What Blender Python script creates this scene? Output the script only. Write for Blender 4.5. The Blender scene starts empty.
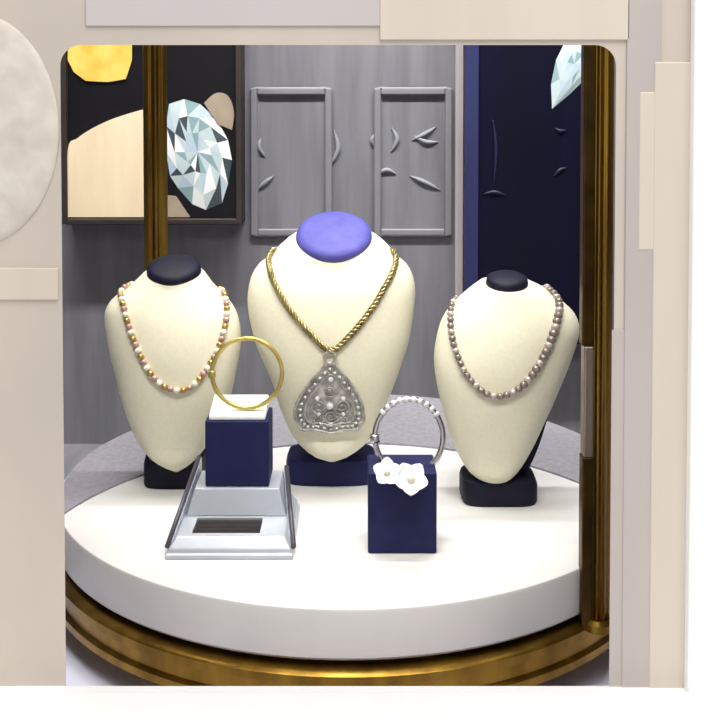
import bpy, bmesh, math, random
from mathutils import Vector, Matrix
from mathutils.bvhtree import BVHTree
random.seed(7)
PI = math.pi
sc = bpy.context.scene
COL = sc.collection

# ------------------------------------------------------------------ camera
PITCH = math.radians(2); FPX = 1100.0; PPY = 123.4
CAM = Vector((0.012, -1.276, 1.5))
FW = Vector((0, math.cos(PITCH), -math.sin(PITCH)))
UP = Vector((0, math.sin(PITCH), math.cos(PITCH)))
RT = Vector((1, 0, 0))
cd = bpy.data.cameras.new('camera'); cam = bpy.data.objects.new('camera', cd); COL.objects.link(cam)
cam.location = CAM; cam.rotation_euler = (PI/2 - PITCH, 0, 0)
cd.sensor_width = 36; cd.lens = FPX/720*36; cd.shift_y = -(360-PPY)/720; cd.clip_start = 0.02
sc.camera = cam

def ray(px, py):
    return FW + RT*((px-360)/FPX) - UP*((py-PPY)/FPX)
def at_y(px, py, y):
    d = ray(px, py); return CAM + d*((y-CAM.y)/d.y)
def at_z(px, py, z=1.0):
    d = ray(px, py); return CAM + d*((z-CAM.z)/d.z)

# ------------------------------------------------------------------ materials
def srgb(r, g, b):
    f = lambda c: ((c/255+0.055)/1.055)**2.4 if c/255 > 0.04045 else c/255/12.92
    return (f(r), f(g), f(b), 1)
def material(name, rgb, rough=0.5, metal=0.0, var=0.06, scale=20.0, stretch=(1, 1, 1), bump=0.0, coat=0.0, rgb2=None, detail=4, spec=0.5):
    m = bpy.data.materials.new(name); m.use_nodes = True
    nt = m.node_tree; b = nt.nodes['Principled BSDF']
    b.inputs['Roughness'].default_value = rough; b.inputs['Metallic'].default_value = metal
    b.inputs['Coat Weight'].default_value = coat
    b.inputs['Specular IOR Level'].default_value = spec
    tc = nt.nodes.new('ShaderNodeTexCoord'); mp = nt.nodes.new('ShaderNodeMapping')
    mp.inputs['Scale'].default_value = stretch
    nz = nt.nodes.new('ShaderNodeTexNoise'); nz.inputs['Scale'].default_value = scale; nz.inputs['Detail'].default_value = detail
    rp = nt.nodes.new('ShaderNodeValToRGB')
    c = srgb(*rgb); c2 = srgb(*rgb2) if rgb2 else tuple(min(1, v*(1-var*2)) for v in c[:3])+(1,)
    rp.color_ramp.elements[0].position = 0.35; rp.color_ramp.elements[0].color = c2
    rp.color_ramp.elements[1].position = 0.65; rp.color_ramp.elements[1].color = c
    nt.links.new(tc.outputs['Object'], mp.inputs['Vector']); nt.links.new(mp.outputs['Vector'], nz.inputs['Vector'])
    nt.links.new(nz.outputs['Fac'], rp.inputs['Fac']); nt.links.new(rp.outputs['Color'], b.inputs['Base Color'])
    if bump:
        bp = nt.nodes.new('ShaderNodeBump'); bp.inputs['Strength'].default_value = bump; bp.inputs['Distance'].default_value = 0.002
        nt.links.new(nz.outputs['Fac'], bp.inputs['Height']); nt.links.new(bp.outputs['Normal'], b.inputs['Normal'])
    return m
M = dict(
    grey_wall=material('grey_wall', (130, 130, 136), 0.6, var=0.05, scale=7, stretch=(6, 1, 0.6), rgb2=(114, 114, 121)),
    grey_trim=material('grey_trim', (134, 134, 140), 0.6, var=0.04, scale=9),
    pale_trim=material('pale_trim', (190, 184, 184), 0.6, var=0.04, scale=9),
    pale_mark=material('pale_wall_mark', (146, 149, 158), 0.6, var=0.05),
    stone=material('beige_card', (204, 193, 181), 0.6, scale=3.2, stretch=(1.5, 1, 0.8), rgb2=(190, 180, 170), detail=6),  # tone of the beige card border
    header=material('header_card', (194, 187, 187), 0.6, scale=4, rgb2=(186, 179, 180)),
    pebble=material('pebbled_card', (213, 205, 196), 0.8, scale=45, rgb2=(198, 189, 179), bump=0.4),
    cream_card=material('cream_card', (212, 201, 187), 0.6, scale=5, stretch=(3, 1, 0.4), rgb2=(203, 192, 178)),
    greige=material('greige_card', (187, 178, 173), 0.6, scale=5, stretch=(2, 1, 0.5), rgb2=(179, 170, 165)),
    white=material('white_page', (252, 252, 252), 0.5, var=0.01),
    lavender=material('lavender_white_base', (226, 226, 246), 0.45, var=0.02),
    marble=material('white_marble', (229, 227, 224), 0.28, scale=5, stretch=(1, 2.2, 1), rgb2=(214, 212, 210), detail=8),
    brass=material('brass', (150, 116, 45), 0.3, 0.9, scale=30, stretch=(1, 1, 0.1), rgb2=(112, 83, 28)),
    brass_dark=material('dark_brass', (84, 62, 24), 0.42, 0.85, scale=30, rgb2=(60, 44, 18)),
    cream=material('cream_leatherette', (233, 229, 206), 0.5, scale=220, rgb2=(229, 224, 200), bump=0.05, spec=0.3),
    navy=material('navy_velvet', (31, 34, 80), 0.65, scale=60, rgb2=(27, 30, 74), spec=0.25),
    navy_dark=material('dark_navy_leatherette', (10, 11, 38), 0.6, scale=60, rgb2=(7, 8, 30), spec=0.3),
    purple=material('violet_blue_velvet', (86, 84, 170), 0.6, scale=40, rgb2=(72, 70, 156)),
    navy_panel=material('navy_gloss_panel', (6, 6, 36), 0.5, scale=4, stretch=(8, 1, 0.3), rgb2=(4, 4, 26), spec=0.25),
    navy_edge=material('blue_panel_edge', (46, 50, 98), 0.5, scale=6, stretch=(3, 1, 0.4), rgb2=(34, 38, 82)),
    navy_mark=material('slate_print', (28, 30, 62), 0.5),
    pad=material('white_pad', (252, 252, 250), 0.5, var=0.02),
    gold=material('gold', (214, 194, 118), 0.3, 0.7, scale=60, rgb2=(190, 168, 92)),
    gold_chain=material('pale_gold_chain', (178, 164, 118), 0.35, 0.75, scale=90, rgb2=(140, 124, 80)),
    rose=material('rose_bead', (186, 146, 134), 0.3, 0.3, scale=60, rgb2=(190, 148, 136)),
    gold_bead=material('gold_bead', (190, 160, 98), 0.3, 0.7, scale=60),
    silver=material('silver', (222, 220, 222), 0.22, 0.95, scale=60, rgb2=(200, 198, 202)),
    pendant=material('pendant_silver', (206, 203, 198), 0.4, 0.5, scale=120, rgb2=(156, 152, 147)),
    gem=material('clear_gem', (232, 232, 236), 0.08, 0.1, var=0.03),
    smoke=material('smoky_bead', (150, 138, 130), 0.25, 0.35, scale=80, rgb2=(108, 98, 94)),
    smoke_light=material('pale_smoky_bead', (196, 186, 176), 0.25, 0.3, scale=80, rgb2=(160, 150, 142)),
    tray=material('silver_grey_lacquer', (194, 200, 209), 0.28, 0.2, scale=10, rgb2=(178, 184, 194)),
    tray_dark=material('dark_grey_edge', (84, 80, 92), 0.4, 0.3, var=0.1),
    grey_shade=material('grey_shade_tone', (146, 143, 151), 0.9, scale=150, rgb2=(134, 131, 139)),
    slot=material('dark_brown_velvet', (34, 22, 20), 0.8, scale=60, rgb2=(20, 15, 17)),
    petal=material('white_enamel_petal', (253, 253, 253), 0.3, var=0.01),
    cream_centre=material('cream_pearl', (232, 226, 204), 0.3, var=0.02),
    print_black=material('black_print', (20, 19, 26), 0.4, scale=9, rgb2=(11, 11, 15)),
    frame=material('dark_bronze_frame', (58, 50, 46), 0.5, var=0.1),
    finger=material('printed_skin', (254, 236, 200), 0.5, scale=14, stretch=(3, 1, 0.4), rgb2=(248, 226, 190)),
    print_gold=material('printed_gold', (255, 216, 112), 0.5, scale=24, rgb2=(244, 184, 64)),
    print_brown=material('printed_taupe', (176, 160, 140), 0.5, var=0.1),
    f1=material('facet_white', (250, 253, 252), 0.4, var=0.02), f2=material('facet_pale', (206, 224, 226), 0.4, var=0.05),
    f3=material('facet_teal_grey', (152, 182, 186), 0.4, var=0.08), f4=material('facet_slate', (74, 86, 94), 0.4, var=0.1),
    f5=material('facet_ice', (196, 214, 230), 0.4, var=0.04),
    sleeve=material('brushed_nickel_sleeve', (168, 156, 148), 0.35, 0.7, scale=30, stretch=(1, 1, .1), rgb2=(140, 126, 116)),
)

# ------------------------------------------------------------------ mesh helpers
class MB:
    def __init__(s): s.v = []; s.f = []; s.mi = []
    def add(s, vs, fs, mi=0):
        o = len(s.v); s.v += [Vector(p) for p in vs]; s.f += [tuple(i+o for i in f) for f in fs]; s.mi += [mi]*len(fs); return s
    def box(s, lo, hi, mi=0):
        (a, b, c), (d, e, f) = lo, hi
        return s.add([(a,b,c),(d,b,c),(d,e,c),(a,e,c),(a,b,f),(d,b,f),(d,e,f),(a,e,f)],
                     [(0,3,2,1),(4,5,6,7),(0,1,5,4),(1,2,6,5),(2,3,7,6),(3,0,4,7)], mi)
    def loops(s, rows, closed=True, cap=(True, True), mi=0):
        n = len(rows[0]); vs = [p for r in rows for p in r]; fs = []
        for i in range(len(rows)-1):
            for j in range(n if closed else n-1):
                k = (j+1) % n; fs.append((i*n+j, i*n+k, (i+1)*n+k, (i+1)*n+j))
        if cap[0]: fs.append(tuple(reversed(range(n))))
        if cap[1]: fs.append(tuple((len(rows)-1)*n+j for j in range(n)))
        return s.add(vs, fs, mi)
    def lathe(s, prof, c=(0, 0, 0), n=96, mi=0, cap=(True, True)):
        rows = [[(c[0]+r*math.cos(2*PI*j/n), c[1]+r*math.sin(2*PI*j/n), c[2]+z) for j in range(n)] for r, z in prof]
        return s.loops(rows, cap=cap, mi=mi)
    def tube(s, pts, r, n=10, closed=False, mi=0):
        pts = [Vector(p) for p in pts]; rows = []; m = len(pts)
        rr = r if isinstance(r, (list, tuple)) else [r]*m
        nrm = None
        for i, p in enumerate(pts):
            a = pts[i-1] if (i > 0 or closed) else p; b = pts[(i+1) % m] if (i < m-1 or closed) else p
            t = (b-a).normalized()
            if nrm is None: nrm = t.orthogonal().normalized()
            nrm = (nrm - t*nrm.dot(t)).normalized(); q = t.cross(nrm)
            rows.append([p + (nrm*math.cos(2*PI*j/n)+q*math.sin(2*PI*j/n))*rr[i] for j in range(n)])
        if closed: rows.append(rows[0]); return s.loops(rows, cap=(False, False), mi=mi)
        return s.loops(rows, mi=mi)
    def prism(s, poly, y0, y1, mi=0):
        """polygon of (x,z) extruded from y0 (front) to y1 (back)"""
        n = len(poly)
        return s.loops([[(x, y1, z) for x, z in poly], [(x, y0, z) for x, z in poly]], mi=mi)
    def build(s, name, mats, parent=None, smooth=False, bevel=0.0, seg=3):
        me = bpy.data.meshes.new(name); o = bpy.data.objects.new(name, me); COL.objects.link(o)
        off = WL.get(parent.name, Vector()) if parent else Vector()
        me.from_pydata([v-off for v in s.v], [], s.f)
        bm = bmesh.new(); bm.from_mesh(me); bmesh.ops.remove_doubles(bm, verts=bm.verts, dist=1e-6)
        bmesh.ops.recalc_face_normals(bm, faces=bm.faces); bm.to_mesh(me); bm.free()
        for m in (mats if isinstance(mats, (list, tuple)) else [mats]): me.materials.append(m)
        if len(set(s.mi)) > 1 and len(me.polygons) == len(s.mi):
            for p, k in zip(me.polygons, s.mi): p.material_index = k
        if smooth: me.polygons.foreach_set('use_smooth', [True]*len(me.polygons))
        if smooth == 'auto':
            me.set_sharp_from_angle(angle=math.radians(38))
        if bevel:
            b = o.modifiers.new('bevel', 'BEVEL'); b.width = bevel; b.segments = seg; b.limit_method = 'ANGLE'; b.angle_limit = math.radians(40)
        if parent: o.parent = parent; WL[o.name] = off
        return o
WL = {}
def thing(name, loc, label, cat, group=None):
    o = bpy.data.objects.new(name, None); COL.objects.link(o); o.location = loc; o.empty_display_size = 0.02
    WL[o.name] = Vector(loc); o['label'] = label; o['category'] = cat
    if group: o['group'] = group
    return o
def struct(o, label=None):
    o['kind'] = 'structure'
    if label: o['label'] = label
    return o
def instance(src, parent, loc, rot=None, scale=None):
    o = src.copy(); COL.objects.link(o); o.parent = parent; o.location = Vector(loc) - WL[parent.name]
    if rot is not None: o.rotation_euler = rot
    if scale is not None: o.scale = (scale,)*3
    return o
def smoothpath(P, per=8, closed=False):
    P = [Vector(p) for p in P]; n = len(P); out = []
    for i in range(n if closed else n-1):
        g = (lambda k: P[k % n]) if closed else (lambda k: P[min(max(k, 0), n-1)])
        a, b, c, d = g(i-1), g(i), g(i+1), g(i+2)
        for k in range(per):
            t = k/per
            out.append(0.5*((2*b)+(c-a)*t+(2*a-5*b+4*c-d)*t*t+(3*b-a-3*c+d)*t**3))
    if not closed: out.append(P[-1])
    return out
def resample(path, step):
    out = [path[0].copy()]; acc = 0
    for a, b in zip(path, path[1:]):
        L = (b-a).length; t = step-acc
        while t <= L and L > 0:
            out.append(a.lerp(b, t/L)); t += step
        acc = (acc + L) % step if L > 0 else acc
    return out
def interp(lst, y):
    """lst of (x, y) sorted by y -> x, Catmull style smooth"""
    if y <= lst[0][1]: return lst[0][0]
    if y >= lst[-1][1]: return lst[-1][0]
    for i in range(len(lst)-1):
        if lst[i][1] <= y <= lst[i+1][1]:
            x0, y0 = lst[i]; x1, y1 = lst[i+1]; h = y1-y0
            m = lambda k: ((lst[min(k+1, len(lst)-1)][0]-lst[max(k-1, 0)][0])/max(1e-6, lst[min(k+1, len(lst)-1)][1]-lst[max(k-1, 0)][1]))
            t = (y-y0)/h
            return (2*t**3-3*t*t+1)*x0+(t**3-2*t*t+t)*h*m(i)+(-2*t**3+3*t*t)*x1+(t**3-t*t)*h*m(i+1)

# ------------------------------------------------------------------ setting: the niche behind the window
YB = 0.62
wall = MB().box((-0.95, YB, 0.0), (0.95, YB+0.06, 2.35)).build('wall_back', M['grey_wall']); struct(wall, 'grey panelled back wall of the display window')
def wall_frame(name, x0, y0, x1, y1, w=0.012, d=0.008):
    a = at_y(x0, y0, YB-d); b = at_y(x1, y1, YB-d); X0, X1, Z1, Z0 = a.x, b.x, a.z, b.z
    m = MB()
    m.box((X0, YB-d, Z0), (X0+w, YB, Z1)); m.box((X1-w, YB-d, Z0), (X1, YB, Z1))
    m.box((X0+w, YB-d, Z0), (X1-w, YB, Z0+w)); m.box((X0+w, YB-d, Z1-w), (X1-w, YB, Z1))
    return struct(m.build(name, M['grey_trim'], bevel=0.003))
wall_frame('trim_1', 250, 88, 332, 236); wall_frame('trim_2', 374, 88, 452, 236)
a = at_y(456, 0, YB-0.012); b = at_y(466, 500, YB-0.012)
struct(MB().box((a.x, YB-0.012, 0.9), (b.x, YB, 2.3)).build('trim_3', M['pale_trim'], bevel=0.003))
# small pale curved marks on the wall
def mark(pts, r):
    P = smoothpath([at_y(x, y, YB-0.001) for x, y in pts], 6)
    n = len(P); m = MB()
    rows = []
    w = [r*math.sin(PI*min(max(i/(n-1), 0.08), 0.92)) for i in range(n)]
    m.tube(P, w, 6); o = m.build('pale_wall_mark', M['pale_mark'], wall, smooth=True)
    return o
for pts in ([(261, 138), (259, 147), (265, 157)], [(257, 190), (266, 182), (274, 176)], [(377, 150), (372, 140), (380, 131)],
            [(391, 152), (397, 140), (392, 128)], [(412, 140), (425, 134), (436, 127)], [(414, 136), (426, 142), (438, 142)],
            [(375, 176), (386, 170), (396, 174)], [(410, 176), (424, 182), (440, 190)], [(328, 168), (338, 150), (334, 130)]):
    mark(pts, 0.0045)
struct(MB().box((-0.95, -0.40, 0.0), (-0.9, YB, 2.35)).build('wall_left', M['grey_wall']))
struct(MB().box((0.9, -0.40, 0.0), (0.95, YB, 2.35)).build('wall_right', M['grey_wall']))
struct(MB().box((-0.95, -0.40, 2.35), (0.95, YB+0.06, 2.41)).build('ceiling', M['white']))
struct(MB().box((-0.9, 0.05, 0.80), (0.9, YB, 0.875)).build('floor', M['grey_wall']), 'grey display window floor')
struct(MB().box((-0.9, -0.40, 0.80), (0.9, 0.05, 0.877)).build('trim_14', M['lavender'], bevel=0.001), 'pale lavender white front step of the display window floor')

# beige card border, built up as a wall with a rounded opening
def rrect(x0, z0, x1, z1, r, n=10):
    out = []
    for cx, cz, a0 in ((x1-r, z1-r, 0), (x0+r, z1-r, 90), (x0+r, z0+r, 180), (x1-r, z0+r, 270)):
        for k in range(n+1):
            t = math.radians(a0+90*k/n); out.append((cx+r*math.cos(t), cz+r*math.sin(t)))
    return out
YF = -0.45
tl = at_y(60, 45, YF); br = at_y(611, 694, YF)
inn = rrect(tl.x, br.z-0.01, br.x, tl.z, 0.016)
bck = rrect(tl.x-0.03, br.z-0.04, br.x+0.03, tl.z+0.03, 0.02)
def outer(p, y):
    cx, cz = (tl.x+br.x)/2, (tl.z+br.z)/2; dx, dz = p[0]-cx, p[1]-cz
    X0, X1, Z0, Z1 = -1.3, 1.3, 0.0, 2.45
    t = min((X1-cx)/dx if dx > 0 else (X0-cx)/dx if dx < 0 else 9e9, (Z1-cz)/dz if dz > 0 else (Z0-cz)/dz if dz < 0 else 9e9)
    return (cx+dx*t, y, cz+dz*t)
# subdivide the long straight sides so that the fan is even
def dens(P, k=12):
    out = []
    for i in range(len(P)):
        a, b = P[i], P[(i+1) % len(P)]; n = k if math.dist(a, b) > 0.1 else 1
        for j in range(n): out.append((a[0]+(b[0]-a[0])*j/n, a[1]+(b[1]-a[1])*j/n))
    return out
inn, bck = dens(inn), dens(bck)
rows = [[outer(p, YF) for p in inn], [(x, YF, z) for x, z in inn], [(x, YF+0.05, z) for x, z in bck], [outer(p, YF+0.05) for p in inn]]
rows.append(rows[0])
struct(MB().loops(rows, cap=(False, False)).build('card_border', M['stone']), 'beige card border built up as a wall around the display')
def strip(name, x0, y0, x1, y1, mat, d, bev=0.003):
    a = at_y(x0, y0, YF-d); b = at_y(x1, y1, YF-d)
    return struct(MB().box((a.x, YF-d, min(a.z, b.z)), (b.x, YF, max(a.z, b.z))).build(name, mat, bevel=bev))
strip('card_band_1', 630, -300, 655, 700, M['greige'], 0.002, 0.0008)  # tonal bands of the card background, built as thin strips
strip('card_band_2', 655, 62, 690, 700, M['cream_card'], 0.003, 0.001)
strip('card_band_3', 640, 92, 655, 250, M['cream_card'], 0.0025, 0.001)
strip('card_band_4', -200, 268, 58, 300, M['cream_card'], 0.002, 0.0008)
strip('card_band_5', 380, -40, 630, 40, M['cream_card'], 0.002, 0.0008)
strip('card_band_6', 612, 330, 655, 690, M['greige'], 0.001, 0.0004)
strip('card_band_7', 85, -40, 380, 26, M['header'], 0.0015, 0.0006)
# pale mottled patch of the card background, built as a low relief
c = at_y(-28, 130, YF-0.005); m = MB(); rows = []
for k in range(14):
    t = k/13*PI/2; rad = math.cos(t)
    rows.append([(c.x+0.064*rad*math.cos(2*PI*j/72), YF-0.005*math.sin(t)-0.0012*random.random()*(1 if 0 < k < 13 else 0), c.z+0.088*rad*math.sin(2*PI*j/72)) for j in range(72)])
struct(m.loops(rows, cap=(True, True)).build('card_oval', M['pebble'], smooth=True), 'pale mottled oval of the card background, raised on the beige border')
# white page margin right and below, built as wall and ledge
a = at_y(692, 300, YF-0.012)
struct(MB().box((a.x, YF-0.012, 0.0), (1.3, YF, 2.45)).build('page_margin', M['white'], bevel=0.002), 'white page margin right of the beige card, built as a wall')
a = at_y(360, 691, YF-0.014)
struct(MB().box((-1.3, YF-0.24, a.z-0.04), (1.3, YF-0.014, a.z)).build('page_margin_below', M['white'], bevel=0.002), 'white page margin below the card, built as a ledge')
struct(MB().box((-1.3, YF-0.014, a.z-0.04), (1.3, YF, a.z-0.004)).build('page_margin_edge', M['white']))

# ------------------------------------------------------------------ the round display case
DC = Vector((0, 0.1216, 0)); DR = 0.3644; ST = 0.052
case = thing('display_case', (0, 0.1216, 0.88), 'round white marble display counter with brass band and two brass posts', 'display case')
def disc(name, prof, mat, parent, n=160):
    return MB().lathe(prof, (DC.x, DC.y, 0), n).build(name, mat, parent, smooth='auto')
e = 0.004
disc('marble_top', [(DR-0.01, 1-ST), (DR-e, 1-ST), (DR, 1-ST+e), (DR, 1-e), (DR-e*0.3, 1-e*0.3), (DR-e, 1.0)], M['marble'], case)
disc('shadow_gap', [(DR-0.012, 1-ST-0.006), (DR-0.012, 1-ST)], M['brass_dark'], case)
zb = 1-ST-0.006
disc('brass_band', [(DR-0.02, zb), (DR+0.006, zb), (DR+0.010, zb-0.003), (DR+0.010, zb-0.011), (DR+0.005, zb-0.014), (DR+0.005, zb-0.027),
                    (DR+0.010, zb-0.030), (DR+0.010, zb-0.038), (DR+0.006, zb-0.041), (DR-0.04, zb-0.041)], M['brass'], case)
disc('base', [(DR-0.05, 0.875), (DR-0.05, zb-0.041)], M['lavender'], case)
def post(px, y, r, rotz, inner=False):
    p = at_y(px, 250, y); n = 72; rows = []
    for z in (zb-0.006, 2.30):
        rows.append([(p.x+(r+r*0.13*math.cos(8*2*PI*j/n))*math.cos(2*PI*j/n+rotz), p.y+(r+r*0.13*math.cos(8*2*PI*j/n))*math.sin(2*PI*j/n+rotz), z) for j in range(n)])
    o = MB().loops(rows).build('post', M['brass'], case, smooth=True)
    MB().lathe([(r*1.5, zb-0.004), (r*1.5, zb+0.004), (r*1.2, zb+0.008)], (p.x, p.y, 0), 48).build('post_collar', M['brass'], o, smooth='auto')
    return o, p
post(156, 0.36, 0.0155, 0.2)
RP, rp = post(601, -0.155, 0.0105, 0.4)
# flat glazing bar beside the right post: dark bronze above, pale sleeve, brass below
def bar(za, zc, mat, name, w0=581, w1=593):
    A = at_y(w0, 300, rp.y); B = at_y(w1, 300, rp.y)
    return MB().box((A.x, rp.y-0.008, za), (B.x, rp.y+0.01, zc)).build(name, mat, RP, bevel=0.002)
zt = at_y(587, 345, rp.y).z; zm = at_y(587, 455, rp.y).z
bar(zt, 2.3, M['brass_dark'], 'upper_bar'); bar(zm, zt, M['sleeve'], 'sleeve', 583, 593); bar(zb-0.004, zm, M['brass_dark'], 'lower_bar', 582, 593)

# added grey crescent sheet: shade on the rear marble put into its colour
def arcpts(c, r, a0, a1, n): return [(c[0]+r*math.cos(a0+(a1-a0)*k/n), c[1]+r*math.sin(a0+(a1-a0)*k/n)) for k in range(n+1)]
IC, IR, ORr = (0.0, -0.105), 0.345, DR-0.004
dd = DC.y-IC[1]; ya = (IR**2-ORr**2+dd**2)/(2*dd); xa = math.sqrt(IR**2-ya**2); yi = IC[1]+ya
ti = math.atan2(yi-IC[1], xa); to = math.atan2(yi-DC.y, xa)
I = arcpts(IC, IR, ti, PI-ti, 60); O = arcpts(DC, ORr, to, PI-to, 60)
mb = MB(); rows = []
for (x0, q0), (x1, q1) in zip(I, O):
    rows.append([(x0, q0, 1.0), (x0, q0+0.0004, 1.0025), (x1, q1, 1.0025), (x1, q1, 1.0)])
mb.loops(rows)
shade_o = mb.build('counter_shade', M['grey_shade'], None)
shade_o['label'] = 'added grey crescent sheet, shade painted along the rear edge of the white marble'; shade_o['category'] = 'mat'

# ------------------------------------------------------------------ busts
def bust(label, Y0, L, Rr, capc, caprx, capry, basepx, capmat, depth, lean=0.10, group='necklace busts', bs=0.0):
    base0 = at_z(*basepx)                                 # front-centre of the foot
    root = thing('necklace_bust', (base0.x, base0.y+0.035, 1.0), label, 'necklace bust', group)
    y0 = L[0][1]; y1 = max(L[-1][1], Rr[-1][1]); N = 40; n = 56; rows = []; back = []
    for i in range(N+1):
        s = i/N; py = y0+(y1-y0)*(1-(1-s)**1.0)
        xl, xr = interp(L, py), interp(Rr, py)
        z0 = at_y(xl, py, Y0).z; Y = Y0+lean*(z0-1.0)
        a, b = at_y(xl, py, Y), at_y(xr, py, Y)
        hw = (b.x-a.x)/2; cx = (a.x+b.x)/2; z = a.z
        df = min(depth*(0.72+0.45*math.sin(PI*min(1, s*1.15))), 0.9*hw+0.004); db = min(0.028, 0.6*hw+0.003)
        tilt = max(0.0, 1-s/0.24)**1.3*math.tan(capry)*0.9
        row = []
        for j in range(n):
            t = 2*PI*j/n; c_, s_ = math.cos(t), math.sin(t)
            x = cx+hw*math.copysign(abs(c_)**0.9, c_)
            y = Y-(df if s_ > 0 else db)*math.copysign(abs(s_)**0.85, s_)
            row.append((x, y, z+tilt*(y-Y)))
        rows.append(row)
        if 0.12 < s < 0.97:
            back.append([(cx-hw*0.93, Y+db*0.5, z), (cx-hw*0.9, Y+db+0.008, z), (cx+hw*0.9+bs*max(0, s-0.3), Y+db+0.012, z), (cx+hw*0.93+bs*max(0, s-0.3), Y+db*0.5, z)])
    body = MB().loops(rows).build('body', M['cream'], root, smooth='auto')
    MB().loops(back).build('back_panel', M['navy_dark'], root, smooth='auto')
    bv = BVHTree.FromPolygons([Vector(p) for r in rows for p in r],
        [(i*n+j, i*n+(j+1) % n, (i+1)*n+(j+1) % n, (i+1)*n+j) for i in range(N) for j in range(n)])
    # neck cap
    top = Vector((0, 0, 0))
    for p in rows[0]: top += Vector(p)/n
    hw = (max(p[0] for p in rows[0])-min(p[0] for p in rows[0]))/2
    ry = (max(p[1] for p in rows[0])-min(p[1] for p in rows[0]))/2
    cpx = (at_y(capc[0]+caprx, capc[1], top.y).x-at_y(capc[0]-caprx, capc[1], top.y).x)/2
    cc = at_y(capc[0], capc[1], top.y)
    ang = capry
    m = MB(); Rm = Matrix.Rotation(ang, 3, 'X'); rws = []
    for r, h in ((0.90, -0.008), (1.0, -0.005), (1.0, 0.001), (0.96, 0.005), (0.8, 0.0075), (0.5, 0.0095), (0.2, 0.010)):
        rws.append([cc+Rm @ Vector((cpx*r*math.cos(2*PI*j/64), cpx*0.98*r*math.sin(2*PI*j/64), h)) for j in range(64)])
    m.loops(rws).build('neck_cap', capmat, root, smooth=True)
    return root, bv, base0
def foot(root, x0, x1, ztop, base0, mat, depth=0.075):
    A = at_y(x0, 480, base0.y).x; B = at_y(x1, 480, base0.y).x; m = MB(); rows = []
    cx, hw = (A+B)/2, (B-A)/2
    for k, (g, h) in enumerate(((0.97, 0), (1, 0.003), (1, ztop*0.55), (0.96, ztop*0.68), (0.8, ztop*0.75), (0.5, ztop*0.8))):
        row = []
        for j in range(48):
            t = 2*PI*j/48; c_, s_ = math.cos(t), math.sin(t)
            row.append((cx+hw*g*math.copysign(abs(c_)**0.45, c_), base0.y+depth/2-0.002+depth/2*g*math.copysign(abs(s_)**0.45, s_), 1.0+h))
        rows.append(row)
    m.loops(rows).build('base', mat, root, smooth='auto')
    MB().box((cx-hw*0.35, base0.y+depth*0.45, 1.0+ztop*0.6), (cx+hw*0.35, base0.y+depth*0.7, 1.0+ztop*0.6+0.06)).build('support', mat, root, bevel=0.003)

L2 = [(297, 236), (284, 243), (272, 254), (258, 265), (250, 280), (248, 305), (256, 342), (270, 375), (281, 408), (292, 433), (311, 452), (326, 459)]
R2 = [(371, 236), (384, 243), (397, 256), (409, 267), (415, 285), (414, 308), (409, 340), (400, 368), (386, 404), (373, 434), (352, 452), (338, 459)]
B2, bv2, f2 = bust('large cream necklace bust with violet blue neck cap, in the middle', 0.075, L2, R2, (334, 236), 38, 0.52, (330, 486), M['purple'], 0.050)
foot(B2, 285, 376, 0.045, f2, M['navy'])
L1 = [(149, 270), (142, 275), (130, 286), (113, 298), (106, 310), (107, 334), (115, 368), (126, 410), (140, 442), (158, 461), (174, 470)]
R1 = [(200, 270), (205, 275), (214, 286), (228, 299), (238, 316), (241, 338), (237, 368), (228, 404), (210, 441), (192, 462), (180, 470)]
B1, bv1, f1 = bust('cream necklace bust with dark navy neck cap under the framed picture', 0.07, L1, R1, (174, 270), 27, 0.36, (178, 489), M['navy_dark'], 0.044)
foot(B1, 141, 203, 0.050, f1, M['navy_dark'])
L3 = [(479, 283), (472, 288), (459, 298), (446, 312), (438, 330), (434, 361), (440, 398), (452, 440), (467, 468), (482, 480), (490, 484)]
R3 = [(532, 283), (541, 287), (555, 296), (573, 311), (579, 327), (575, 345), (564, 374), (545, 418), (526, 457), (509, 478), (498, 484)]
B3, bv3, f3 = bust('cream necklace bust with small black navy cap, nearest the right brass post', 0.03, L3, R3, (507, 282), 21, 0.24, (501, 507), M['navy_dark'], 0.044, bs=0.03)
foot(B3, 463, 540, 0.040, f3, M['navy_dark'])

def on(bv, px, py, off=0.0):
    d = ray(px, py).normalized(); h = bv.ray_cast(CAM, d)
    if h[0] is None:
        h = bv.find_nearest(CAM+d*1.36)
    n = h[1] if h[1].dot(d) < 0 else -h[1]
    return h[0]+n*off, n
def trail(bv, pts, off):
    q = [on(bv, p.x, p.y, off)[0] for p in smoothpath([Vector((x, y, 0)) for x, y in pts], 10)]
    c = (q[0]+q[-1])/2+Vector((0, 0.05, 0.012)); up = Vector((0, 0, 0.006))
    def behind(a, b):                                  # carry the strand over the shoulder, hugging the back of the neck
        out = []
        for k in range(1, 9):
            g = a.lerp(b, k/8)+Vector((0, 0.03*math.sin(PI*k/16), 0)); h = bv.find_nearest(g)
            d = (g-h[0]); out.append(h[0]+h[1]*math.copysign(off, h[1].dot(h[0]-c+Vector((0, 0.02, 0)))))
        return out
    return list(reversed(behind(q[0], c)))+q+behind(q[-1], c)

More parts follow.
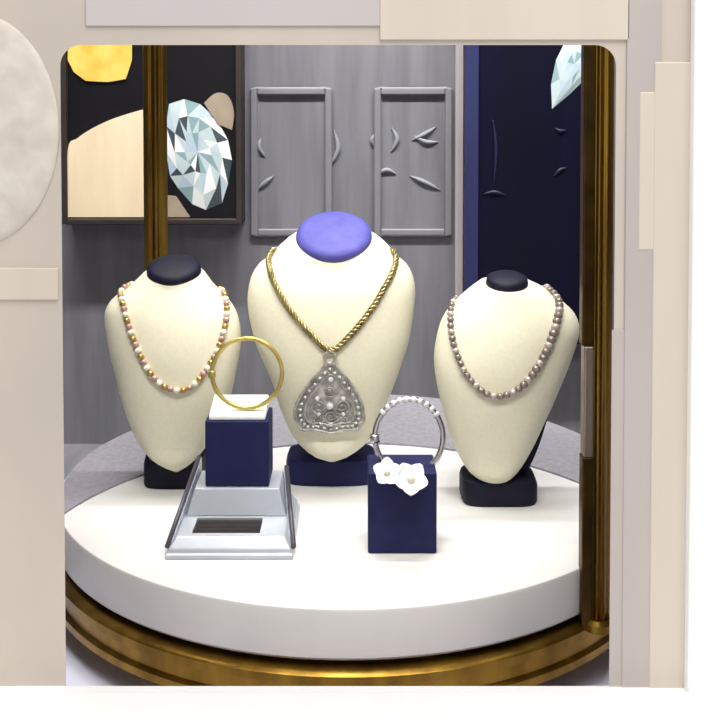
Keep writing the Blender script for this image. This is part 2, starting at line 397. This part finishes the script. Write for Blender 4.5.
# ------------------------------------------------------------------ necklaces
def sphere_mb(c, r, seg=16, squash=(1, 1, 1)):
    m = MB(); rows = []
    for i in range(1, seg//2):
        t = PI*i/(seg//2); rows.append([(c[0]+r*squash[0]*math.sin(t)*math.cos(2*PI*j/seg), c[1]+r*squash[1]*math.sin(t)*math.sin(2*PI*j/seg), c[2]-r*squash[2]*math.cos(t)) for j in range(seg)])
    return m.loops(rows)
def bead_necklace(label, bv, pts, step, radf, mats, group):
    path = trail(bv, pts, 0.0028)
    mid = path[len(path)//2]
    root = thing('necklace', mid, label, 'necklace', group)
    MB().tube(path, 0.0009, 8).build('thread', mats[0], root, smooth=True)
    ps = resample(path, step); protos = []
    for k, p in enumerate(ps):
        mi = k % len(mats); f = radf(k/len(ps))
        if mi >= len(protos):
            o = sphere_mb((0, 0, 0), 0.0035, 18, (1.18, 1.1, 1.05)).build('bead', mats[mi], None, smooth=True)
            o.parent = root; o.location = p-WL[root.name]; o.scale = (f,)*3; protos.append(o)
        else:
            instance(protos[mi], root, p, None, f)
    return root
bead_necklace('rose and gold bead necklace hung in a U on the bust under the picture', bv1,
    [(121, 294), (124, 305), (129, 324), (137, 346), (149, 370), (163, 385), (180, 390), (195, 383), (209, 364), (219, 344), (225, 320), (225, 303)],
    0.0078, lambda s: 1.0, [M['gold_bead'], M['rose'], M['cream_centre']], 'necklaces on the busts')
bead_necklace('smoky grey bead necklace on the bust beside the right brass post', bv3,
    [(452, 312), (452, 328), (456, 349), (467, 374), (483, 391), (499, 396), (520, 387), (538, 365), (551, 338), (558, 312), (557, 301)],
    0.0078, lambda s: 1.0+0.35*math.exp(-((s-0.68)/0.16)**2), [M['smoke'], M['smoke_light'], M['smoke']], 'necklaces on the busts')
# centre: rope chain with filigree pendant
path = trail(bv2, [(270, 259), (271, 270), (277, 287), (292, 312), (312, 335), (331, 350), (351, 334), (371, 309), (386, 284), (393, 270), (395, 260)], 0.0032)
NK = thing('necklace', path[len(path)//2], 'thick pale gold chain with a large silver filigree pendant on the middle bust', 'necklace', 'necklaces on the busts')
ps = resample(path, 0.0012); m = MB()
for ph in (0, PI*2/3, PI*4/3):
    q = []
    for i, p in enumerate(ps):
        t = (ps[min(i+1, len(ps)-1)]-ps[max(i-1, 0)]).normalized(); u = t.cross(Vector((0, 1, 0))).normalized(); w = t.cross(u)
        an = i*0.42+ph; q.append(p+(u*math.cos(an)+w*math.sin(an))*0.0021)
    m.tube(q, 0.0019, 6)
m.build('chain', M['gold_chain'], NK, smooth=True)
def P2(x, y, off=0.0045): return on(bv2, x, y, off)[0]
def curve2(pts, per=8, closed=False, off=0.0045): return [P2(p.x, p.y, off) for p in smoothpath([Vector((x, y, 0)) for x, y in pts], per, closed)]
pm = MB()
out = [(330, 362), (342, 372), (353, 386), (361, 402), (363, 417), (357, 427), (345, 428), (331, 431), (316, 428), (304, 428), (297, 419), (297, 405), (305, 389), (318, 373)]
pm.tube(curve2(out, 8, True), 0.0016, 8, closed=True)
inr = [(330+(x-330)*0.72, 404+(y-404)*0.72) for x, y in out]
pm.tube(curve2(inr, 8, True), 0.0011, 8, closed=True)
for k in range(len(out)):
    x, y = out[k]; xi, yi = inr[(k+1) % len(out)]
    pm.tube(curve2([(x, y), ((x+xi)/2+3*math.sin(k*2.1), (y+yi)/2+3*math.cos(k*1.7)), (xi, yi)], 5), 0.0009, 6)
for cx, cy, r, sg in ((319, 405, 8, 1), (342, 405, 8, -1), (330, 390, 6, 1), (318, 419, 6, -1), (343, 419, 6, 1), (331, 415, 7, 1)):
    pm.tube(curve2([(cx+sg*r*(1-t/26)*math.cos(t*0.55), cy+r*(1-t/26)*math.sin(t*0.55)) for t in range(24)], 3), 0.0010, 6)
pend = pm.build('pendant', M['pendant'], NK, smooth=True)
MB().tube(curve2([(330, 350), (336, 356), (330, 363), (324, 356)], 6, True, 0.005), 0.0015, 8, closed=True).build('bail', M['pendant'], NK, smooth=True)
bpv = [P2(330, 404, 0.0025)]+[P2(330+(x-330)*q, 404+(y-404)*q, 0.0025) for q in (0.5, 0.97) for x, y in out]; no = len(out)
MB().add(bpv, [(0, 1+i, 1+(i+1) % no) for i in range(no)]+[(1+i, 1+no+i, 1+no+(i+1) % no, 1+(i+1) % no) for i in range(no)]).build('backplate', M['pendant'], NK, smooth=True)
gp = None
for k in range(30):
    s = k/30*len(out); i = int(s); t = s-i; x = out[i][0]*(1-t)+out[(i+1) % len(out)][0]*t; y = out[i][1]*(1-t)+out[(i+1) % len(out)][1]*t
    p = P2(330+(x-330)*0.86, 404+(y-404)*0.86, 0.0048)
    if gp is None:
        gp = sphere_mb((0, 0, 0), 0.0019, 10).build('gem', M['gem'], None, smooth=False); gp.parent = pend; WL[pend.name] = WL[NK.name]; gp.location = p-WL[NK.name]
    else: instance(gp, pend, p)
for (x, y, s) in ((330, 404, 2.3), (318, 397, 1.6), (343, 397, 1.6), (331, 378, 1.7), (319, 412, 1.4), (343, 412, 1.4), (331, 422, 1.6)):
    instance(gp, pend, P2(x, y, 0.0055), None, s)

# ------------------------------------------------------------------ silver tray with dark slot
tf = at_z(165, 560); tg = at_z(293, 560); TH = 0.020
TS = 0.048; yS = at_z(237, 487, 1+TS).y            # rear step that carries the block
cx = (tf.x+tg.x)/2; hw = (tg.x-tf.x)/2; yF = tf.y; yK = yS+0.060
tray = thing('ring_tray', (cx, (yF+yK)/2, 1.0), 'silver grey ring tray with a dark slot, in front of the left bust', 'tray')
def rect(h, y0, y1, z): return [(cx-h, y0, z), (cx+h, y0, z), (cx+h, y1, z), (cx-h, y1, z)]
s0 = at_z(192, 533, 1+TH); s1 = at_z(263, 517, 1+TH)
m = MB()
m.loops([rect(hw, yF, yK, 1.0), rect(hw, yF, yK, 1.005), rect(hw-0.003, yF+0.003, yK, 1.006), rect(hw-0.003, yF+0.003, yK, 1.010), rect(hw-0.010, yF+0.012, yK-0.004, 1+TH)], cap=(True, False))
o = len(m.v); top = rect(hw-0.010, yF+0.012, yK-0.004, 1+TH)
hole = [(s0.x, s0.y, 1+TH), (s1.x, s0.y, 1+TH), (s1.x, s1.y, 1+TH), (s0.x, s1.y, 1+TH)]
hlow = [(x, y, z-0.0095) for x, y, z in hole]
m.loops([top, hole, hlow], cap=(False, True))
m.build('tray_body', M['tray'], tray, bevel=0.0012)
ky = yS-0.004
MB().loops([[(cx-hw+0.012, ky-0.010, 1+TH), (cx+hw-0.012, ky-0.010, 1+TH), (cx+hw-0.012, yK-0.004, 1+TH), (cx-hw+0.012, yK-0.004, 1+TH)],
            [(cx-hw+0.020, ky, 1+TS), (cx+hw-0.020, ky, 1+TS), (cx+hw-0.020, yK-0.006, 1+TS), (cx-hw+0.020, yK-0.006, 1+TS)]]).build('rear_step', M['tray'], tray, bevel=0.0015)
m = MB(); nb = 4
for k in range(nb):
    ya = s0.y+0.001+(s1.y-s0.y-0.002)*k/nb; yb_ = s0.y+0.001+(s1.y-s0.y-0.002)*(k+1)/nb
    yc = (ya+yb_)/2; r = (yb_-ya)/2*0.98
    m.tube([(s0.x+0.001, yc, 1+TH-0.0085+r*0.4), (s1.x-0.001, yc, 1+TH-0.0085+r*0.4)], min(r, 0.005), 14)
m.build('slot_lining', M['slot'], tray, smooth='auto')
for sg, topz in ((-1, 0.062), (1, 0.050)):
    x0 = cx+sg*hw; x1 = cx+sg*(hw-0.012)
    A = Vector((x0, yF+0.012, 1.008)); B = Vector((x1-sg*0.004, yK-0.002, 1.0+topz)); D = Vector((x1-sg*0.004, yK-0.002, 1.008))
    w = Vector((-sg*0.0035, 0, 0))
    mm = MB(); mm.loops([[A, B, D], [A+w, B+w, D+w]]); pn = mm.build('side_panel', M['tray'], tray, bevel=0.0006)
    MB().tube([A+Vector((0, 0, 0.001)), B+Vector((0, 0, 0.001))], 0.0027, 8).build('side_rail', M['tray_dark'], pn, smooth=True)

# ------------------------------------------------------------------ navy blocks with bangles
def block(label, x0, x1, yfront, z0, pyTop, depth, padh, padin, group='navy bangle stands'):
    A = at_y(x0, 450, yfront); B = at_y(x1, 450, yfront); zt = at_y((x0+x1)/2, pyTop, yfront).z
    root = thing('bangle_stand', ((A.x+B.x)/2, yfront+depth/2, z0), label, 'display stand', group)
    MB().box((A.x, yfront, z0), (B.x, yfront+depth, zt)).build('block', M['navy'], root, bevel=0.002)
    if padh:
        m = MB(); i = padin
        m.loops([[(A.x+i, yfront+i*0.5, zt), (B.x-i, yfront+i*0.5, zt), (B.x-i, yfront+depth-i, zt), (A.x+i, yfront+depth-i, zt)],
                 [(A.x+i, yfront+i*0.5, zt+padh*0.6), (B.x-i, yfront+i*0.5, zt+padh*0.6), (B.x-i, yfront+depth-i, zt+padh*1.6), (A.x+i, yfront+depth-i, zt+padh*1.6)]])
        m.build('pad', M['pad'], root, bevel=0.002)
    return root, A.x, B.x, zt
y1f = yS
S1, ax, bx, zt1 = block('navy block stand with white padded top, standing on the grey tray', 205, 269, y1f, 1+TS, 421, 0.055, 0.010, 0.004)
y2f = at_z(402, 554).y
S2, cx2, dx2, zt2 = block('navy block stand on bare marble, right of the grey tray', 368, 437, y2f, 1.0, 473, 0.060, 0, 0)

def bangle(label, mat, y, pxc, rx, ry, tube, knobs, tilt):
    c = at_y(*pxc, y); a = (at_y(pxc[0]+rx, pxc[1], y).x-c.x); b = c.z-at_y(pxc[0], pxc[1]+ry, y).z
    pts = []
    for k in range(96):
        t = 2*PI*k/96; v = Vector((a*math.cos(t), 0, b*math.sin(t))); v = Matrix.Rotation(tilt, 3, 'X') @ v; pts.append(c+v)
    low = min(pts, key=lambda p: p.z)
    root = thing('bangle', low, label, 'bangle', 'standing bangles')
    MB().tube(pts, tube, 12, closed=True).build('hoop', mat, root, smooth=True)
    pr = None
    for k in range(10, 40, 3) if knobs else ():
        if pr is None:
            pr = sphere_mb((0, 0, 0), tube*1.25, 12).build('stone', M['gem'] if mat is M['silver'] else M['gold'], None, smooth=True); pr.parent = root; pr.location = pts[k]-WL[root.name]
        else: instance(pr, root, pts[k])
    MB().tube([pts[47], pts[48], pts[49], pts[50]], tube*1.7, 12).build('clasp', mat, root, smooth=True)
    return root, pts
bangle('yellow gold bangle standing upright on the white padded top', M['gold'], y1f+0.016, (247, 373), 35, 34, 0.0026, False, -0.10)
BG2, pts2 = bangle('silver bangle standing upright on the bare navy block', M['silver'], y2f+0.032, (409, 437), 34, 37, 0.0032, True, -0.05)

# white flower earrings on the navy block
def flower(label, px, py, R, y, turn):
    c = at_y(px, py, y)
    root = thing('flower_earring', c, label, 'earring', 'white flower earrings')
    Rm = Matrix.Rotation(math.radians(52), 3, 'X') @ Matrix.Rotation(turn, 3, 'Z')
    for k in range(5):
        a = 2*PI*k/5; m = MB(); rows = []
        for i in range(9):
            s = i/8; w = R*0.50*math.sin(PI*min(0.97, 0.12+s*0.86))**0.7; d = R*(0.12+0.88*s); h = R*0.30*s*s
            rows.append([c+Rm @ (Matrix.Rotation(a, 3, 'Z') @ Vector((d, w*math.cos(2*PI*j/14), h+R*0.09*math.sin(2*PI*j/14)+R*0.10*abs(math.cos(2*PI*j/14))))) for j in range(14)])
        m.loops(rows).build('petal', M['petal'], root, smooth=True)
    sphere_mb(c+Rm @ Vector((0, 0, R*0.16)), R*0.26, 14).build('centre', M['cream_centre'], root, smooth=True)
    MB().tube([c+Rm @ Vector((0, 0, -R*0.02)), c+Rm @ Vector((0, 0, -R*0.5))], 0.0008, 8).build('pin', M['silver'], root, smooth=True)
yc = y2f-0.006
flower('white flower earring, smaller and left of the pair on the navy block', 387, 473, 0.0150, yc, 0.3)
flower('white flower earring, larger and right of the pair on the navy block', 411, 480, 0.0180, yc-0.003, 0.9)

# ------------------------------------------------------------------ framed picture behind the left bust
YP = 0.565
def poly(pts, y): return [(at_y(px, py, y).x, at_y(px, py, y).z) for px, py in pts]
A = at_y(60, -40, YP); B = at_y(242, 224, YP)
pic = thing('framed_picture', ((A.x+B.x)/2, YP+0.03, B.z), 'dark framed picture of a finger and diamond, behind the left brass post', 'picture')
MB().box((A.x, YP+0.004, B.z), (B.x, YB, A.z)).build('print', M['print_black'], pic)
m = MB(); w = 0.009
m.box((A.x, YP-0.004, B.z), (A.x+w, YP+0.004, A.z)); m.box((B.x-w, YP-0.004, B.z), (B.x, YP+0.004, A.z))
m.box((A.x+w, YP-0.004, B.z), (B.x-w, YP+0.004, B.z+w)); m.box((A.x+w, YP-0.004, A.z-w), (B.x-w, YP+0.004, A.z))
m.build('frame', M['frame'], pic, bevel=0.0015)
yk = YP+0.003
sm = lambda pts, per=5: [(p.x, p.y) for p in smoothpath([Vector((x, y, 0)) for x, y in pts], per)]
MB().prism(poly(sm([(68, 217), (68, 150), (78, 138), (95, 127), (118, 117), (150, 108), (163, 110)])+[(163, 217)], yk), yk-0.002, YP+0.004).build('finger', M['finger'], pic)
MB().prism(poly([(68, -30), (132, -30), (132, 60), (126, 79), (108, 82), (86, 81), (74, 72), (68, 60)], yk), yk-0.002, YP+0.004).build('gold_ring', M['print_gold'], pic)
MB().prism(poly(sm([(204, 103), (216, 93), (228, 96), (234, 112), (232, 130)])+[(218, 124)], yk), yk-0.0015, YP+0.004).build('setting', M['print_brown'], pic)
MB().prism(poly([(163, 195), (176, 196), (190, 217), (163, 217)], yk), yk-0.0015, YP+0.004).build('setting', M['print_brown'], pic)
def facets(name, contour, cen, mats, weights, y, parent, rings=(0.38, 0.7, 1.0)):
    """a printed cut stone: flat faceted relief of coloured triangles"""
    n = len(contour); m = MB(); pts = [[cen]*1]
    def q(px, py, d): p = at_y(px, py, y); return (p.x, y-d, p.z)
    R = []
    for k, s in enumerate(rings):
        R.append([(cen[0]+(contour[(i) % n][0]-cen[0])*s*(1+0.1*random.uniform(-1, 1)*(s < 1)), cen[1]+(contour[i][1]-cen[1])*s*(1+0.1*random.uniform(-1, 1)*(s < 1))) for i in range(n)])
    hs = (0.004, 0.003, 0.0)
    pick = lambda: random.choices(range(len(mats)), weights)[0]
    c0 = q(*cen, 0.004)
    for i in range(n):
        j = (i+1) % n
        m.add([c0, q(*R[0][i], hs[0]), q(*R[0][j], hs[0])], [(0, 1, 2)], pick())
        for k in range(len(rings)-1):
            m.add([q(*R[k][i], hs[k]), q(*R[k+1][i], hs[k+1]), q(*R[k+1][j], hs[k+1])], [(0, 1, 2)], pick())
            m.add([q(*R[k][i], hs[k]), q(*R[k+1][j], hs[k+1]), q(*R[k][j], hs[k])], [(0, 1, 2)], pick())
    me = m
    return me.build(name, mats, parent)
dm = [M['f1'], M['f2'], M['f3'], M['f4'], M['f5']]
facets('diamond', [(169, 104), (184, 99), (200, 104), (216, 118), (228, 140), (232, 160), (228, 184), (222, 203), (206, 210), (192, 204), (178, 188), (170, 176), (166, 152), (166, 126)], (198, 152), dm, [4, 5, 3, 1.2, 3], YP+0.0035, pic)

# ------------------------------------------------------------------ navy display panel, right
A = at_y(466, -40, YP); B = at_y(606, 345, YP); zl = B.z
ban = thing('wall_poster', ((A.x+B.x)/2, YP+0.03, zl), 'tall dark navy poster with pale diamond corner, behind the right bust', 'poster')
MB().box((A.x, YP+0.004, zl), (B.x, YB, A.z)).build('board', M['navy_panel'], ban, bevel=0.002)
C_ = at_y(479, 0, YP)
MB().box((A.x-0.001, YP-0.002, zl), (C_.x, YP+0.004, A.z)).build('edge_strip', M['navy_edge'], ban, bevel=0.001)
facets('diamond', [(552, 109), (551, 84), (556, 60), (566, 40), (580, 34), (598, 40), (600, 60), (588, 76), (570, 94)], (574, 64), [M['f2'], M['f5'], M['f3']], [4, 4, 1.5], YP+0.0035, ban)
for pts in ([(493, 120), (496, 150), (494, 186)], [(484, 194), (494, 192), (505, 195)], [(555, 128), (560, 131), (566, 130)], [(554, 176), (560, 170), (566, 168)]):
    P = smoothpath([at_y(x, y, YP+0.0035) for x, y in pts], 6)
    MB().tube(P, [0.0035*math.sin(PI*min(max(i/(len(P)-1), 0.1), 0.9)) for i in range(len(P))], 6).build('print_mark', M['navy_mark'], ban, smooth=True)

# ------------------------------------------------------------------ light
w = bpy.data.worlds.new('world'); sc.world = w; w.use_nodes = True
w.node_tree.nodes['Background'].inputs['Color'].default_value = (1, 0.985, 0.97, 1)
w.node_tree.nodes['Background'].inputs['Strength'].default_value = 0.78
def lamp(name, kind, loc, target, energy, color=(1, 1, 1), **kw):
    d = bpy.data.lights.new(name, kind); d.energy = energy; d.color = color
    for k, v in kw.items(): setattr(d, k, v)
    o = bpy.data.objects.new(name, d); COL.objects.link(o); o.location = loc
    o.rotation_euler = (Vector(target)-Vector(loc)).to_track_quat('-Z', 'Y').to_euler(); return o
lamp('ceiling_spot', 'SPOT', (0, -0.12, 2.30), (0, -0.07, 1.0), 15.5, (1, 0.985, 0.96), spot_size=math.radians(30), spot_blend=0.25, shadow_soft_size=0.05)
lamp('bust_fill', 'AREA', (0, -0.37, 1.80), (0, 0.03, 1.12), 1.35, (1, 0.97, 0.9), shape='RECTANGLE', size=0.7, size_y=0.04, spread=math.radians(75))  # unseen strip light added to brighten the bust fronts
lamp('front_fill', 'AREA', (0.3, -1.25, 3.1), (0.1, -0.55, 1.1), 32, (1, 0.98, 0.96), shape='RECTANGLE', size=1.0, size_y=1.0)  # unseen lamp added to whiten the ledge and white margin
lamp('wall_fill', 'AREA', (0, 0.16, 2.32), (0, 0.62, 1.15), 12.5, (1, 0.98, 0.95), shape='RECTANGLE', size=1.5, size_y=0.06, spread=math.radians(95))  # unseen lamp added to brighten the back wall and pictures
sc.view_settings.view_transform = 'Standard'; sc.view_settings.look = 'None'
sc.view_settings.exposure = 0.0; sc.view_settings.gamma = 1.0; sc.view_settings.use_curve_mapping = False
